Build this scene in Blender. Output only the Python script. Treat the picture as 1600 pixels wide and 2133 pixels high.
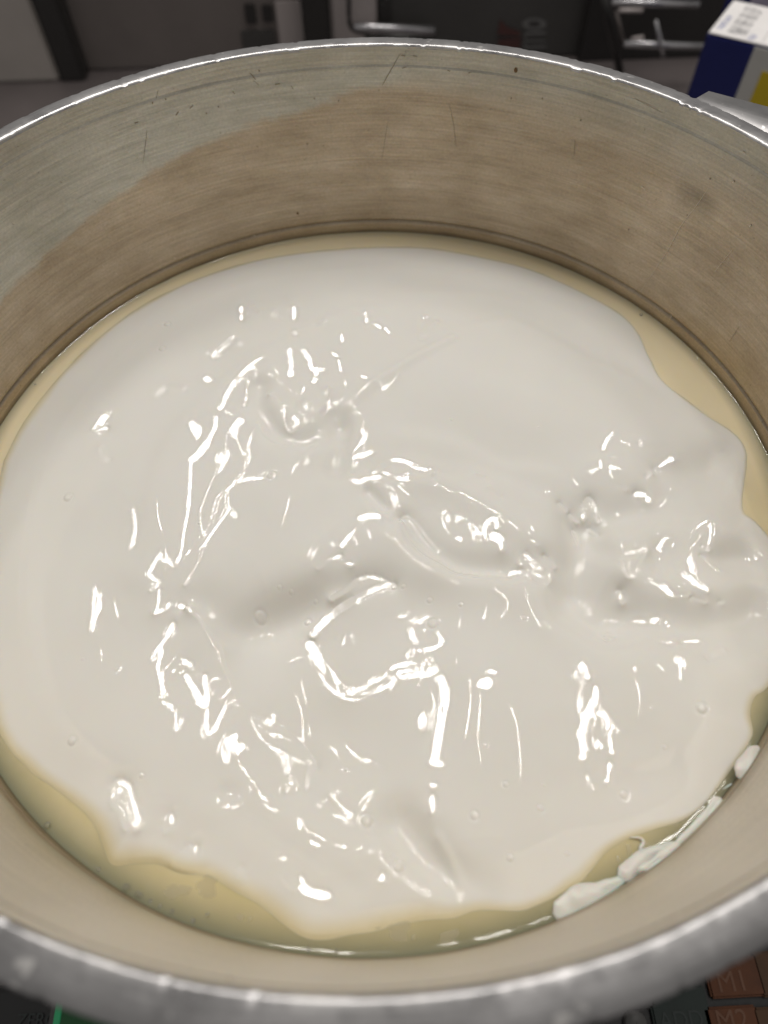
import bpy, bmesh, math, random
import numpy as np
from mathutils import Vector, Matrix
for o in list(bpy.data.objects): bpy.data.objects.remove(o)
scene = bpy.context.scene
S = 0.19                       # metres per unit (radius of the milk surface)

WORLD_STR = .30; TUBE_RAD = 58.0; NGRID = 1000
# ---- camera model (unit = radius of the milk surface) -------------------------------------------------
FPX, CX, CY = 1450.0, 800.0, 1066.5
CAMD, CAMH, PITCH, YAW, ROLL = 1.01679, 1.40434, 0.989874, 0.0284637, -0.0232792
def cam_axes():
    f = np.array([math.sin(YAW)*math.cos(PITCH), math.cos(YAW)*math.cos(PITCH), -math.sin(PITCH)])
    rt = np.array([math.cos(YAW), -math.sin(YAW), 0.0]); up = np.cross(rt, f)
    c, s = math.cos(ROLL), math.sin(ROLL)
    return np.array([c*rt+s*up, -s*rt+c*up, f])
AX = cam_axes(); CAM = np.array([0.0, -CAMD, CAMH])
def ray(u, v):
    return np.array([(u-CX)/FPX, -(v-CY)/FPX, 1.0]) @ AX
def on_plane(u, v, z=0.0):
    d = ray(u, v); return CAM + d*((z-CAM[2])/d[2])
def planes(pts, z=0.0):
    return np.array([on_plane(u, v, z)[:2] for u, v in pts])
def project(X, Y, Z):
    d = np.stack([X-CAM[0], Y-CAM[1], Z-CAM[2]], -1) @ AX.T
    return CX+FPX*d[..., 0]/d[..., 2], CY-FPX*d[..., 1]/d[..., 2]

# ---- ceiling tubes: fixtures of two fluorescent tubes running away from the camera -------------------------------
LAMP_Z = 10.0; TUBE_LEN = 2.6; TUBE_W = 0.14; TUBE_GAP = 0.34
def mirror_hit(u, v):
    p = on_plane(u, v); d = p-CAM; return p[:2]+d[:2]*(LAMP_Z/-d[2])
FIXTURES = [mirror_hit(*q) for q in ((905, 1440), (725, 1330), (1238, 1500), (330, 1170), (600, 960), (1400, 1120))]  # second fixture added for the main glint; the rest placed to suit glints
TUBES = [(float(f[0]+s*TUBE_GAP/2), float(f[1])) for f in FIXTURES for s in (-1, 1)]

# ---- relief of the cream -----------------------------------------------------------------------------
CREAM_EDGE = [(20,960),(60,880),(130,790),(210,710),(300,642),(400,592),(500,557),(600,536),(700,524),(800,519),(900,521),
 (1000,538),(1100,562),(1200,605),(1280,648),(1322,688),(1348,740),(1375,790),(1420,827),(1470,865),(1530,905),(1552,938),
 (1552,980),(1545,1060),(1570,1085),(1602,1120),(1640,1180),(1650,1260),(1640,1350),(1600,1430),(1572,1452),(1562,1490),(1568,1532),
 (1545,1572),(1508,1625),(1468,1680),(1420,1710),(1360,1728),(1308,1745),(1268,1768),(1240,1800),(1212,1832),(1180,1850),
 (1140,1872),(1080,1893),(1000,1892),(940,1905),(870,1912),(800,1926),(740,1940),(690,1948),(640,1946),(596,1918),(545,1878),(495,1850),
 (430,1815),(380,1808),(330,1788),(280,1788),(240,1792),(224,1762),(208,1718),(178,1680),(130,1642),(80,1608),(40,1570),
 (14,1530),(-6,1480),(-25,1400),(-32,1300),(-25,1180),(-6,1070)]
# kind, pixels, height, width(px)   r ridge / valley, s step (left of travel high)
FOLDS = [
 ('s',[(395,1268),(470,1290),(560,1258),(640,1228),(720,1202),(800,1205)],.046,46),
 ('r',[(430,1278),(500,1302),(600,1275),(690,1240)],-.020,44),
 ('r',[(540,810),(548,860),(580,905),(625,925),(672,912),(700,890)],-.020,27),
 ('r',[(560,850),(610,880),(660,860)],.010,34),
 ('s',[(1180,1225),(1060,1202),(960,1195),(890,1155),(845,1105),(832,1060)],.022,26),
 ('r',[(850,1090),(900,1140),(960,1172),(1040,1180)],-.022,24),
 ('r',[(800,1000),(900,1010),(1010,1060),(1120,1140),(1180,1190)],.014,40),
 ('s',[(1230,1150),(1190,1075),(1100,1030),(990,985),(880,1000),(760,1010)],.011,32),
 ('s',[(1210,1000),(1120,975),(1040,965),(960,925),(860,905),(760,890)],.011,30),
 ('s',[(1430,850),(1330,790),(1220,745),(1120,690),(1040,668),(900,700)],.011,32),
 ('s',[(880,650),(760,640),(690,660),(600,705),(520,750),(430,830),(370,890),(325,970),(300,1080),(288,1180)],.009,32),
 ('s',[(1150,640),(1000,610),(860,605),(760,615)],.007,30),
 ('r',[(705,870),(712,920),(700,980)],-.016,24),
 ('r',[(640,960),(700,880),(760,820),(850,760),(940,715)],.006,14),
 ('r',[(1210,1090),(1215,1150),(1200,1215)],-.040,42),
 ('r',[(1240,1080),(1290,1070),(1340,1062)],-.030,40),
 ('r',[(1230,1120),(1270,1150)],-.012,24),
 ('r',[(1170,1190),(1230,1260),(1290,1270)],-.034,52),
 ('r',[(1290,1275),(1400,1285),(1500,1300),(1580,1285)],-.030,52),
 ('r',[(1180,1270),(1250,1300)],-.016,34),
 ('r',[(1390,990),(1450,985),(1520,960)],-.024,52),
 ('r',[(1395,1040),(1410,1090),(1370,1160)],-.020,38),
 ('r',[(1500,1170),(1550,1165)],-.018,32),
 ('r',[(1300,1180),(1340,1230),(1420,1240)],.012,40),
 ('r',[(1400,1110),(1470,1110),(1540,1090)],.012,40),
 ('r',[(1260,980),(1320,990),(1380,1010)],.010,44),
 ('r',[(900,1262),(1000,1285),(1080,1315),(1160,1400)],-.012,58),
 ('r',[(1050,1300),(1130,1400),(1170,1460)],.004,40),
 ('r',[(560,1330),(620,1400),(660,1490)],-.042,130),
 ('r',[(720,1300),(840,1310)],-.024,80),
 ('r',[(420,1330),(480,1420),(540,1490),(640,1580)],.004,60),
 ('r',[(640,1590),(660,1660),(720,1720),(830,1830)],-.005,28),
 ('r',[(830,1720),(880,1780),(930,1840),(985,1890)],-.034,34),
 ('r',[(912,1748),(940,1800),(985,1885)],.006,8),
 ('r',[(790,1770),(850,1830),(930,1880)],.008,24),
 ('r',[(520,1700),(600,1760),(680,1800),(740,1850)],-.004,20),
 ('r',[(1180,1640),(1290,1640),(1400,1610)],-.004,34),
 ('r',[(520,640),(590,630)],-.003,16),
 ('r',[(340,830),(355,815),(385,820)],-.003,10),
 ('r',[(770,1030),(800,1060)],-.016,14),
 ('r',[(600,1060),(560,1130),(480,1200)],.006,60),
 ('r',[(1380,1420),(1500,1500)],.010,110),
 ('r',[(1000,1500),(1020,1650)],.008,120),
 ('r',[(250,1300),(220,1500)],.008,110),
 ('r',[(1000,800),(1150,860)],.012,120),
 ('r',[(300,800),(250,1000)],.006,100),
 ('r',[(478,1652),(486,1653)],-.006,15),
 ('r',[(1440,1330),(1560,1360)],-.006,40),
 ('r',[(640,1500),(700,1560),(780,1600)],-.008,70),
]
STROKES = [  # half width px, pixels
 (11,[(452,745),(468,732),(488,716)]),(7,[(432,797),(440,796)]),(4,[(505,650),(504,672)]),(3,[(530,648),(538,658)]),(4,[(614,648),(614,668)]),
 (2,[(574,655),(580,668)]),(3,[(763,660),(764,676)]),(4,[(781,682),(792,688)]),(4,[(803,690),(810,698)]),(6,[(886,664),(889,666)]),
 (6,[(878,710),(884,702)]),(3,[(888,696),(908,682)]),(3,[(662,682),(676,676)]),(3,[(614,698),(615,704)]),
 (5,[(545,758),(530,768),(515,780),(505,790)]),(1.6,[(520,795),(515,830),(511,850)]),(5,[(492,805),(484,814)]),(4,[(480,822),(474,834)]),(4,[(472,838),(468,852),(460,860)]),
 (5,[(453,880),(450,900),(436,930)]),(8,[(436,930),(418,955),(404,966)]),(4,[(402,970),(400,1020),(395,1080),(388,1120),(383,1160),(372,1190)]),
 (3,[(372,1190),(355,1180),(340,1175)]),(4.5,[(340,1168),(322,1195),(320,1212),(336,1225),(323,1238)]),(3.5,[(338,1240),(335,1268),(328,1284),(350,1275),(358,1265)]),(4,[(376,1270),(384,1268)]),
 (4,[(400,893),(414,920),(420,900),(403,890)]),(6,[(486,905),(495,890),(506,885)]),(3,[(487,916),(493,910)]),
 (2.2,[(475,915),(472,945),(462,970),(445,1010),(430,1050),(422,1080),(427,1125)]),
 (2.6,[(427,1125),(440,1105),(450,1065),(460,1040),(480,1025),(500,1000),(522,965),(520,935),(530,905),(540,890)]),
 (2.2,[(480,1025),(510,1010),(550,1003),(562,998)]),(2.6,[(478,1028),(480,1060),(492,1075),(495,1086),(482,1082)]),(4,[(480,1070),(460,1100),(440,1130),(430,1150)]),
 (1.6,[(430,1155),(420,1180),(405,1205),(392,1228)]),(3,[(456,954),(452,966),(460,970),(461,958)]),
 (5,[(606,740),(608,770),(606,792)]),(6,[(634,740),(645,757)]),(5,[(645,757),(651,777),(660,785),(655,804)]),(2.4,[(630,830),(635,815),(618,805)]),(2.4,[(580,800),(600,815),(620,830),(628,838)]),
 (2.4,[(565,830),(580,832),(590,845)]),(2.4,[(593,855),(595,885),(605,905),(618,900),(620,880)]),(2,[(605,905),(612,885),(622,872)]),(2.4,[(635,850),(638,868),(645,850),(655,870)]),
 (2.4,[(675,870),(685,855),(687,820)]),(3.5,[(712,705),(712,720)]),(4,[(695,745),(703,750)]),(4,[(706,760),(710,780)]),(1.8,[(540,890),(550,910),(565,922),(585,930),(610,932)]),
 (4,[(755,792),(762,795)]),(3,[(798,816),(815,805),(828,790)]),(1.8,[(740,835),(755,820),(772,805)]),(3,[(648,775),(676,778)]),(2,[(718,800),(721,820)]),
 (3,[(752,900),(765,910),(760,922),(745,935),(737,950)]),(4,[(738,957),(760,952),(775,948)]),(2.4,[(737,955),(735,990)]),(5,[(732,1004),(748,1012)]),(6,[(748,1012),(765,1006),(790,1003)]),
 (6,[(780,990),(800,975),(825,966),(850,972),(870,985),(893,992)]),(5,[(800,992),(825,1003),(845,1009),(848,998)]),(3,[(905,1006),(915,998)]),(2.6,[(813,1035),(822,1065)]),
 (2.4,[(838,1078),(850,1075),(870,1090),(890,1115),(915,1143)]),(1.4,[(835,1095),(850,1125),(880,1155),(915,1172),(950,1190),(995,1193)]),
 (5,[(750,1090),(770,1083),(790,1085)]),(2.6,[(798,1088),(813,1093)]),(4,[(714,1146),(725,1130),(740,1115)]),(3.4,[(665,1190),(685,1175),(710,1165)]),(4,[(724,1178),(732,1179)]),
 (7,[(650,1304),(670,1282),(700,1258),(735,1240)]),(6,[(735,1240),(765,1225),(800,1212),(818,1213)]),(4,[(690,1238),(725,1218),(745,1202),(780,1196),(818,1212)]),
 (8,[(642,1328),(655,1350),(668,1378)]),(12,[(670,1380),(690,1412),(715,1435),(750,1441),(785,1426),(812,1414)]),(10,[(812,1412),(826,1392),(855,1386),(870,1395)]),(14,[(830,1400),(860,1396),(895,1394)]),
 (7,[(895,1398),(915,1415),(925,1440),(925,1465),(918,1500),(912,1540),(905,1588)]),(5,[(855,1300),(862,1325),(880,1345),(900,1350),(920,1335),(910,1310)]),(2,[(856,1295),(875,1285),(893,1278)]),(14,[(862,1362),(888,1372)]),
 (5,[(898,1592),(918,1596)]),(3.4,[(898,1640),(906,1641)]),(5,[(899,1666),(902,1690)]),(2.2,[(880,1488),(873,1505),(880,1525),(887,1507),(881,1488)]),
 (4,[(203,1235),(212,1255),(213,1275),(203,1300),(198,1318)]),(3,[(203,1235),(200,1270),(198,1318)]),
 (4,[(363,1305),(350,1330),(335,1352),(320,1374)]),(4,[(340,1360),(332,1395),(338,1420),(342,1446)]),
 (2.4,[(395,1275),(420,1295),(440,1325),(450,1345),(460,1350),(465,1380),(478,1410),(490,1440),(505,1465),(520,1485),(555,1495),(590,1515),(620,1540),(645,1570),(655,1590)]),
 (4.5,[(386,1380),(396,1386)]),(6,[(390,1410),(405,1435),(415,1455),(425,1470)]),(5,[(425,1410),(432,1450),(430,1475)]),(3.4,[(430,1480),(432,1510),(437,1530),(450,1520),(465,1485),(480,1465),(500,1470)]),
 (5,[(552,1496),(566,1500)]),(3,[(343,1468),(365,1476)]),(3,[(370,1490),(370,1516)]),(3,[(365,1522),(385,1508)]),(5,[(491,1537),(486,1555),(498,1564),(506,1556)]),
 (3.6,[(518,1487),(530,1515),(550,1545),(575,1560),(595,1570),(600,1600),(605,1630),(615,1640)]),(5,[(601,1645),(609,1643)]),(2.4,[(645,1585),(638,1610),(637,1640)]),
 (3,[(690,1655),(710,1680),(732,1697)]),(1.7,[(745,1710),(770,1738)]),(4,[(822,1790),(834,1796)]),(4.5,[(796,1826),(794,1833)]),(3,[(627,1710),(625,1728)]),(4,[(650,1757),(662,1763)]),
 (5,[(240,1642),(250,1632),(268,1640),(278,1665),(290,1700),(290,1726)]),(4,[(240,1642),(243,1675),(258,1690),(270,1725)]),(4,[(350,1708),(358,1702),(361,1718),(352,1732)]),
 (4,[(374,1798),(385,1775)]),(4,[(392,1800),(396,1766)]),(4,[(404,1795),(408,1766)]),(4,[(364,1802),(400,1808)]),(3,[(503,1810),(500,1825),(512,1830)]),
 (7,[(630,1848),(642,1858),(660,1865),(680,1868)]),(4,[(628,1832),(640,1855)]),(2,[(590,1835),(605,1848),(620,1855)]),(3,[(583,1795),(596,1790)]),
 (4,[(1270,912),(1258,930),(1253,945)]),(3.6,[(1288,928),(1292,929)]),(3,[(1302,934),(1305,935)]),(3.4,[(1298,954),(1303,950)]),(3.6,[(1246,972),(1248,984)]),(4,[(1266,963),(1274,962)]),(4,[(1268,985),(1274,986)]),(3,[(1328,931),(1334,930)]),
 (4,[(1367,976),(1385,965),(1402,958)]),(3,[(1345,997),(1354,990)]),(6,[(1326,1030),(1345,1030),(1352,1040)]),(2,[(1290,1018),(1302,1024)]),(3.4,[(1220,1070),(1218,1047),(1228,1034),(1240,1046),(1250,1075)]),(2.4,[(1235,1085),(1252,1100)]),
 (3.6,[(1010,1128),(1008,1112),(1012,1096),(1024,1088)]),(4,[(1031,1090),(1033,1106)]),(9,[(1028,1122),(1040,1128)]),(4,[(1042,1138),(1044,1146)]),(4,[(955,1124),(959,1126)]),
 (5,[(1064,1192),(1085,1188),(1100,1198)]),(4,[(1085,1172),(1096,1156),(1112,1176),(1130,1181)]),(2.6,[(1105,1198),(1115,1208),(1140,1212),(1147,1200),(1145,1188)]),
 (2,[(992,996),(1006,1000)]),(2,[(1018,1024),(1042,1042)]),(2,[(1165,1047),(1182,1060)]),(2,[(1190,1063),(1208,1076)]),(2.6,[(1200,1090),(1212,1116)]),(2.4,[(1135,1157),(1157,1176)]),(2,[(1105,1133),(1118,1140)]),
 (2.6,[(1292,1172),(1295,1190),(1308,1205),(1320,1200),(1328,1180),(1345,1150)]),(3,[(1300,1158),(1325,1152),(1345,1145)]),(3,[(1370,1141),(1383,1122)]),
 (3.6,[(1442,1112),(1450,1102),(1468,1097),(1475,1115),(1472,1138)]),(5,[(1462,1145),(1470,1147)]),(7,[(1436,1172),(1440,1192)]),(6,[(1418,1200),(1435,1210),(1450,1225),(1466,1232)]),(6,[(1380,1228),(1394,1240)]),
 (2.4,[(1402,1245),(1430,1244)]),(2.4,[(1440,1248),(1468,1256)]),(3,[(1500,1255),(1505,1255)]),(2,[(1460,1160),(1480,1180),(1495,1190)]),(4,[(1295,1225),(1302,1244)]),(6,[(1366,1285),(1374,1283)]),(2,[(1335,1280),(1352,1288)]),
 (3.4,[(1268,1322),(1274,1314),(1282,1318)]),(3.4,[(1375,1335),(1405,1340)]),(3,[(1425,1333),(1460,1331)]),(5,[(1476,1368),(1505,1355)]),(9,[(1410,1380),(1414,1384)]),(3,[(1412,1392),(1412,1418)]),(3,[(1319,1396),(1321,1401)]),
 (2.8,[(1199,1398),(1197,1415),(1210,1425),(1203,1455),(1203,1490),(1213,1493)]),(3,[(1205,1395),(1213,1388),(1222,1415)]),(5,[(1238,1440),(1237,1465),(1230,1485),(1225,1489)]),(4,[(1245,1488),(1260,1500),(1262,1522)]),
 (6,[(1215,1507),(1210,1525),(1205,1536)]),(5,[(1208,1550),(1212,1568)]),(4,[(1208,1582),(1216,1580)]),(4,[(1267,1540),(1272,1570)]),(3,[(1240,1560),(1243,1548),(1250,1558)]),(3.4,[(1268,1595),(1265,1618),(1262,1630)]),(2.4,[(1220,1617),(1225,1640),(1235,1645)]),
 (9,[(1006,1431),(1014,1429)]),(5,[(1018,1404),(1026,1407)]),
 (8,[(206,900),(215,886),(224,874)]),(6,[(212,908),(222,900)]),(4,[(215,942),(218,960),(231,967)]),(5,[(282,1072),(288,1100),(285,1130),(280,1148)]),
]
BUBBLES = [(148,1045,9),(567,998,9),(538,1273,10),(636,1277,6),(606,1230,4),(583,1225,4),(895,1245,5),(840,1217,4),(820,1216,4),(902,1293,9),(157,1549,7),(765,1710,9),(830,1805,8),(1297,1657,6),(1122,1688,5),
 (985,1703,6),(1455,1480,9),(350,683,7),(600,1612,3),(960,1258,4),(1090,1290,4),(1010,1560,3),(340,735,7),(655,1240,4),(870,1430,3),(1240,1480,3),(1050,1640,4),(720,1600,3),(1380,1560,4),(420,1100,3),(250,1400,4),(180,1380,3),(940,880,4),(1120,900,3),(300,1620,4),(1180,1780,4),(1060,1790,5),(1130,1640,3),(560,1420,3),(1350,1480,3)]

def seg_dist(X, Y, P):
    """distance of grid points to a polyline and the side they lie on"""
    best = np.full(X.shape, 1e9); side = np.zeros(X.shape)
    for (ax, ay), (bx, by) in zip(P[:-1], P[1:]):
        dx, dy = bx-ax, by-ay; L2 = dx*dx+dy*dy+1e-12
        t = np.clip(((X-ax)*dx+(Y-ay)*dy)/L2, 0, 1)
        ex, ey = X-ax-t*dx, Y-ay-t*dy
        d = np.hypot(ex, ey); m = d < best
        best[m] = d[m]; side[m] = ((dx*(Y-ay)-dy*(X-ax))/math.sqrt(L2))[m]
    return best, side
def smooth_poly(pts, n=6):
    P = np.array(pts, float)
    if len(P) < 3: return P
    Q = np.vstack([2*P[0]-P[1], P, 2*P[-1]-P[-2]]); out = []
    for i in range(1, len(Q)-2):
        a, b, c, d = Q[i-1], Q[i], Q[i+1], Q[i+2]
        for t in np.arange(n)/n:
            out.append(.5*((2*b)+(c-a)*t+(2*a-5*b+4*c-d)*t*t+(3*b-a-3*c+d)*t**3))
    out.append(P[-1]); return np.array(out)
def blur(a, k):
    for ax in (0, 1):
        for _ in range(k):
            p = np.pad(a, [(1, 1) if i == ax else (0, 0) for i in range(2)], mode='edge')
            a = (p[:-2]+2*p[1:-1]+p[2:])/4 if ax == 0 else (p[:, :-2]+2*p[:, 1:-1]+p[:, 2:])/4
    return a
def value_noise(X, Y, freq, seed):
    rs = np.random.RandomState(seed); T = rs.rand(64, 64)*2-1
    x, y = X*freq+31.7, Y*freq+17.3
    xi, yi = np.floor(x).astype(int), np.floor(y).astype(int); fx, fy = x-xi, y-yi
    fx, fy = fx*fx*fx*(fx*(fx*6-15)+10), fy*fy*fy*(fy*(fy*6-15)+10)
    g = lambda i, j: T[i % 64, j % 64]
    return (g(xi, yi)*(1-fx)+g(xi+1, yi)*fx)*(1-fy)+(g(xi, yi+1)*(1-fx)+g(xi+1, yi+1)*fx)*fy

def shaded(x, y, lx, ly):
    """True where the pot wall stands between a place on the cream and a point on a tube"""
    dx, dy = lx-x, ly-y; L = np.hypot(dx, dy)+1e-9; dx, dy = dx/L, dy/L
    b = x*dx+y*dy; t = -b+np.sqrt(np.clip(b*b+1.075-x*x-y*y, 0, None))
    return (LAMP_Z*t/L < .57) & (t < L)
def cream_relief(N, log=None):
    ax = np.linspace(-1.02, 1.02, N); hs = ax[1]-ax[0]
    X, Y = np.meshgrid(ax, ax, indexing='ij')
    U, V = project(X, Y, np.zeros_like(X))
    scale = FPX/np.sqrt(X**2+(Y-CAM[1])**2+CAM[2]**2)          # px per unit
    edge = planes(smooth_poly(CREAM_EDGE+CREAM_EDGE[:1], 4))
    # signed distance to the rim of the cream, inside positive
    d, _ = seg_dist(X, Y, edge)
    ins = np.zeros(X.shape, bool)
    for (x0, y0), (x1, y1) in zip(edge[:-1], edge[1:]):
        c = (y0 > Y) != (y1 > Y)
        with np.errstate(divide='ignore', invalid='ignore'):
            ins ^= c & (X < (x1-x0)*(Y-y0)/(y1-y0+1e-15)+x0)
    an_ = np.arctan2(Y, X); softw = np.interp(an_, [-3.14, -2.6, -1.4, -1.1, -.3, .2, 1.0, 1.6, 3.14], [.032, .042, .038, .022, .018, .012, .014, .024, .032])
    sd = np.where(ins, d, -d)+softw*np.interp(an_, [-3.14, -2.7, -2.4, -1.0, -.3, 1, 3.14], [.6, .55, .28, .2, .35, .75, .6])
    zb = np.zeros_like(X)
    for kind, pts, A, w in FOLDS:
        P = planes(smooth_poly(pts, 4)); wp = w/800.0
        R0 = wp*(4 if kind == 'r' else 6)
        lo, hi = P.min(0)-R0, P.max(0)+R0
        i0, i1 = np.searchsorted(ax, [lo[0], hi[0]]); j0, j1 = np.searchsorted(ax, [lo[1], hi[1]])
        s = np.s_[i0:i1, j0:j1]
        if i1-i0 < 2 or j1-j0 < 2: continue
        dd, sg = seg_dist(X[s], Y[s], P)
        if kind == 'r': zb[s] += 1.0*A*np.exp(-(dd/wp)**2)
        else:
            ends = np.minimum(np.hypot(X[s]-P[0][0], Y[s]-P[0][1]), np.hypot(X[s]-P[-1][0], Y[s]-P[-1][1]))
            zb[s] += 1.0*A*.5*np.tanh(sg/(wp*.6))*np.exp(-(dd/(wp*2.6))**2)*np.clip(ends/(wp*3), 0, 1)
    zb = blur(zb, 5); q_ = np.clip((sd-.008)/.09, 0, 1); zb = zb*q_*q_*(3-2*q_)
    # broad swell + rounded shoulder where the cream dips under the yellow liquid
    zb += .008*value_noise(X, Y, 2.2, 3)*np.clip(sd/.1, 0, 1)+.0015*value_noise(X, Y, 5.0, 4)*np.clip(sd/.1, 0, 1)
    base_lift = .006*(1-np.exp(-np.clip(sd, 0, None)/.07))+.006*np.clip(sd/.12, 0, 1)
    zb += base_lift
    gx = np.zeros_like(X); gy = np.zeros_like(X); w = np.full(X.shape, 1.0)
    gbx, gby = np.gradient(zb, hs)
    def hit(gx, gy):
        n = np.stack([-gx, -gy, np.ones_like(gx)], -1); n /= np.linalg.norm(n, axis=-1, keepdims=True)
        D = np.stack([X-CAM[0], Y-CAM[1], -CAM[2]+0*X], -1); D /= np.linalg.norm(D, axis=-1, keepdims=True)
        r = D-2*(D*n).sum(-1, keepdims=True)*n
        k = LAMP_Z/np.clip(r[..., 2], .05, None)
        return X+r[..., 0]*k, Y+r[..., 1]*k
    hx, hy = hit(gbx, gby)
    mask = np.zeros(X.shape); tgx = gbx.copy(); tgy = gby.copy()
    Vd = np.stack([CAM[0]-X, CAM[1]-Y, CAM[2]+0*X], -1); Vd /= np.linalg.norm(Vd, axis=-1, keepdims=True)
    for wpx, pts in STROKES:
        P = planes(smooth_poly(pts, 4)); wp = max(wpx*.92, 2.0)/830.0
        lo, hi = P.min(0)-wp*3, P.max(0)+wp*3
        i0, i1 = np.searchsorted(ax, [lo[0], hi[0]]); j0, j1 = np.searchsorted(ax, [lo[1], hi[1]])
        s = np.s_[i0:i1, j0:j1]
        dd, _ = seg_dist(X[s], Y[s], P)
        m = np.clip((wp*1.25-dd)/(.5*wp)+.5, 0, 1) if wpx < 10 else np.clip((3.4/830-np.abs(dd-wp*.85))/(1.2/830)+.5, 0, 1)   # broad glints are hollow
        if m.sum() == 0: continue
        # the tube this stroke mirrors: the one nearest to where the calm surface would look
        mh = np.average(hx[s], weights=m); mv = np.average(hy[s], weights=m)
        xc, yc = P.mean(0)
        tx, ty = min(TUBES, key=lambda t: math.hypot(t[0]-mh, (t[1]+np.clip(mv-t[1], -TUBE_LEN*.42, TUBE_LEN*.42))-mv)+1e3*float(shaded(xc, yc, t[0], t[1]+np.clip(mv-t[1], -TUBE_LEN*.42, TUBE_LEN*.42))))
        py = ty+np.clip(hy[s]-ty, -TUBE_LEN*.42, TUBE_LEN*.42)
        L = np.stack([tx-X[s], py-Y[s], LAMP_Z+0*X[s]], -1); L /= np.linalg.norm(L, axis=-1, keepdims=True)
        H = L+Vd[s]
        up = m > mask[s]
        tgx[s] = np.where(up, -H[..., 0]/H[..., 2], tgx[s]); tgy[s] = np.where(up, -H[..., 1]/H[..., 2], tgy[s])
        mask[s] = np.maximum(mask[s], m)
    jit = .004
    def solve(gbx, gby, z, iters):
        m = np.where(mask > .45, 1.0, 0.0)
        W = 1+2500*m
        fx = np.where(m > 0, tgx, gbx); fy = np.where(m > 0, tgy, gby)
        wx = .5*(W[1:]+W[:-1]); wy = .5*(W[:, 1:]+W[:, :-1])
        ex = .5*(fx[1:]+fx[:-1])*hs; ey = .5*(fy[:, 1:]+fy[:, :-1])*hs
        lam = 2.0e-3
        def div(a, b):
            o = np.zeros_like(z)
            o[:-1] -= a; o[1:] += a; o[:, :-1] -= b; o[:, 1:] += b
            return o
        A = lambda q: div(wx*(q[1:]-q[:-1]), wy*(q[:, 1:]-q[:, :-1]))+lam*q
        b = div(wx*ex, wy*ey)+lam*zb
        dg = lam+div(wx*0, wy*0); dg[:-1] += wx; dg[1:] += wx; dg[:, :-1] += wy; dg[:, 1:] += wy
        r = b-A(z); y_ = r/dg; p = y_.copy(); rz = (r*y_).sum()
        for _ in range(iters):
            Ap = A(p); a = rz/(p*Ap).sum(); z = z+a*p; r = r-a*Ap
            y_ = r/dg; rn = (r*y_).sum(); p = y_+(rn/rz)*p; rz = rn
        return z
    z = solve(gbx, gby, zb, 160)
    keep = blur(mask, 3) < .12
    px = gbx.copy(); py = gby.copy()
    for it in range(5):                       # calm surface is turned away from the tubes
        ax_, ay_ = np.gradient(z, hs); hx, hy = hit(ax_, ay_)
        # lit places may mirror any point of the nearest tube: aim again from where they look now
        mm = mask > .45; bx = hx[mm]; by = hy[mm]; best = np.full(bx.shape, 1e9); qx = np.zeros_like(bx); qy = np.zeros_like(bx)
        for tx, ty in TUBES:
            cy = ty+np.clip(by-ty, -TUBE_LEN*.46, TUBE_LEN*.46); dd = np.hypot(bx-tx, by-cy)+1e3*shaded(X[mm], Y[mm], tx, cy); u_ = dd < best
            best[u_] = dd[u_]; qx[u_] = tx; qy[u_] = cy[u_]
        L = np.stack([qx-X[mm], qy-Y[mm], LAMP_Z+0*qx], -1); L /= np.linalg.norm(L, axis=-1, keepdims=True)
        H = L+Vd[mm]; tgx[mm] = -H[:, 0]/H[:, 2]; tgy[mm] = -H[:, 1]/H[:, 2]
        push = np.zeros_like(z); hxs = blur(np.clip(hx, -20, 20), 30)
        hys = blur(np.clip(hy, -20, 20), 30); pushy = np.zeros_like(z)
        for fx_, fy_ in FIXTURES:
            lx, ly = TUBE_GAP/2+.35, TUBE_LEN/2+.35
            near = (np.abs(hx-fx_) < lx) & (np.abs(hy-fy_) < ly) & keep
            ox, oy = hxs-fx_, hys-fy_
            usex = (lx-np.abs(ox)) < (ly-np.abs(oy))
            push += np.where(near & usex, np.where(ox > 0, .06, -.06), 0)
            pushy += np.where(near & ~usex, np.where(oy > 0, .06, -.06), 0)
        px = px-blur(push, 10); py = py-blur(pushy, 10)
        z = solve(px, py, z, 100)
    ripple = .000020*value_noise(X, Y, 55, 8)+.000005*value_noise(X, Y, 110, 9)
    z = z+ripple
    for u, v, r in BUBBLES:
        p = on_plane(u, v); rr = r/830.0
        dd = np.hypot(X-p[0], Y-p[1])/rr
        z = z+rr*(.25*np.sqrt(np.clip(1-dd*dd, 0, 1))-.12*np.exp(-((dd-1.05)/.35)**2))
    z = z*(1-np.exp(-np.clip(sd, 0, None)/.010))-.005*(np.clip(.012-sd, 0, None)/.03)**1.1+.0010
    return dict(softw=softw, ax=ax, X=X, Y=Y, U=U, V=V, sd=sd, z=z, mask=mask, hit=hit, hs=hs)
# ---- end relief
# ---- camera -------------------------------------------------------------------------------------------
cd = bpy.data.cameras.new('camera'); cam = bpy.data.objects.new('camera', cd); scene.collection.objects.link(cam)
cd.sensor_fit = 'VERTICAL'; cd.sensor_height = 36.0; cd.sensor_width = 27.0; cd.lens = FPX/2133.0*36.0
cd.clip_start = .01; cd.clip_end = 50
M = Matrix.Identity(4)
for i in range(3):
    M[i][0] = AX[0][i]; M[i][1] = AX[1][i]; M[i][2] = -AX[2][i]; M[i][3] = CAM[i]*S
cam.matrix_world = M
cd.dof.use_dof = True; cd.dof.focus_distance = 1.66*S; cd.dof.aperture_fstop = 6.0
scene.camera = cam
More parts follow.
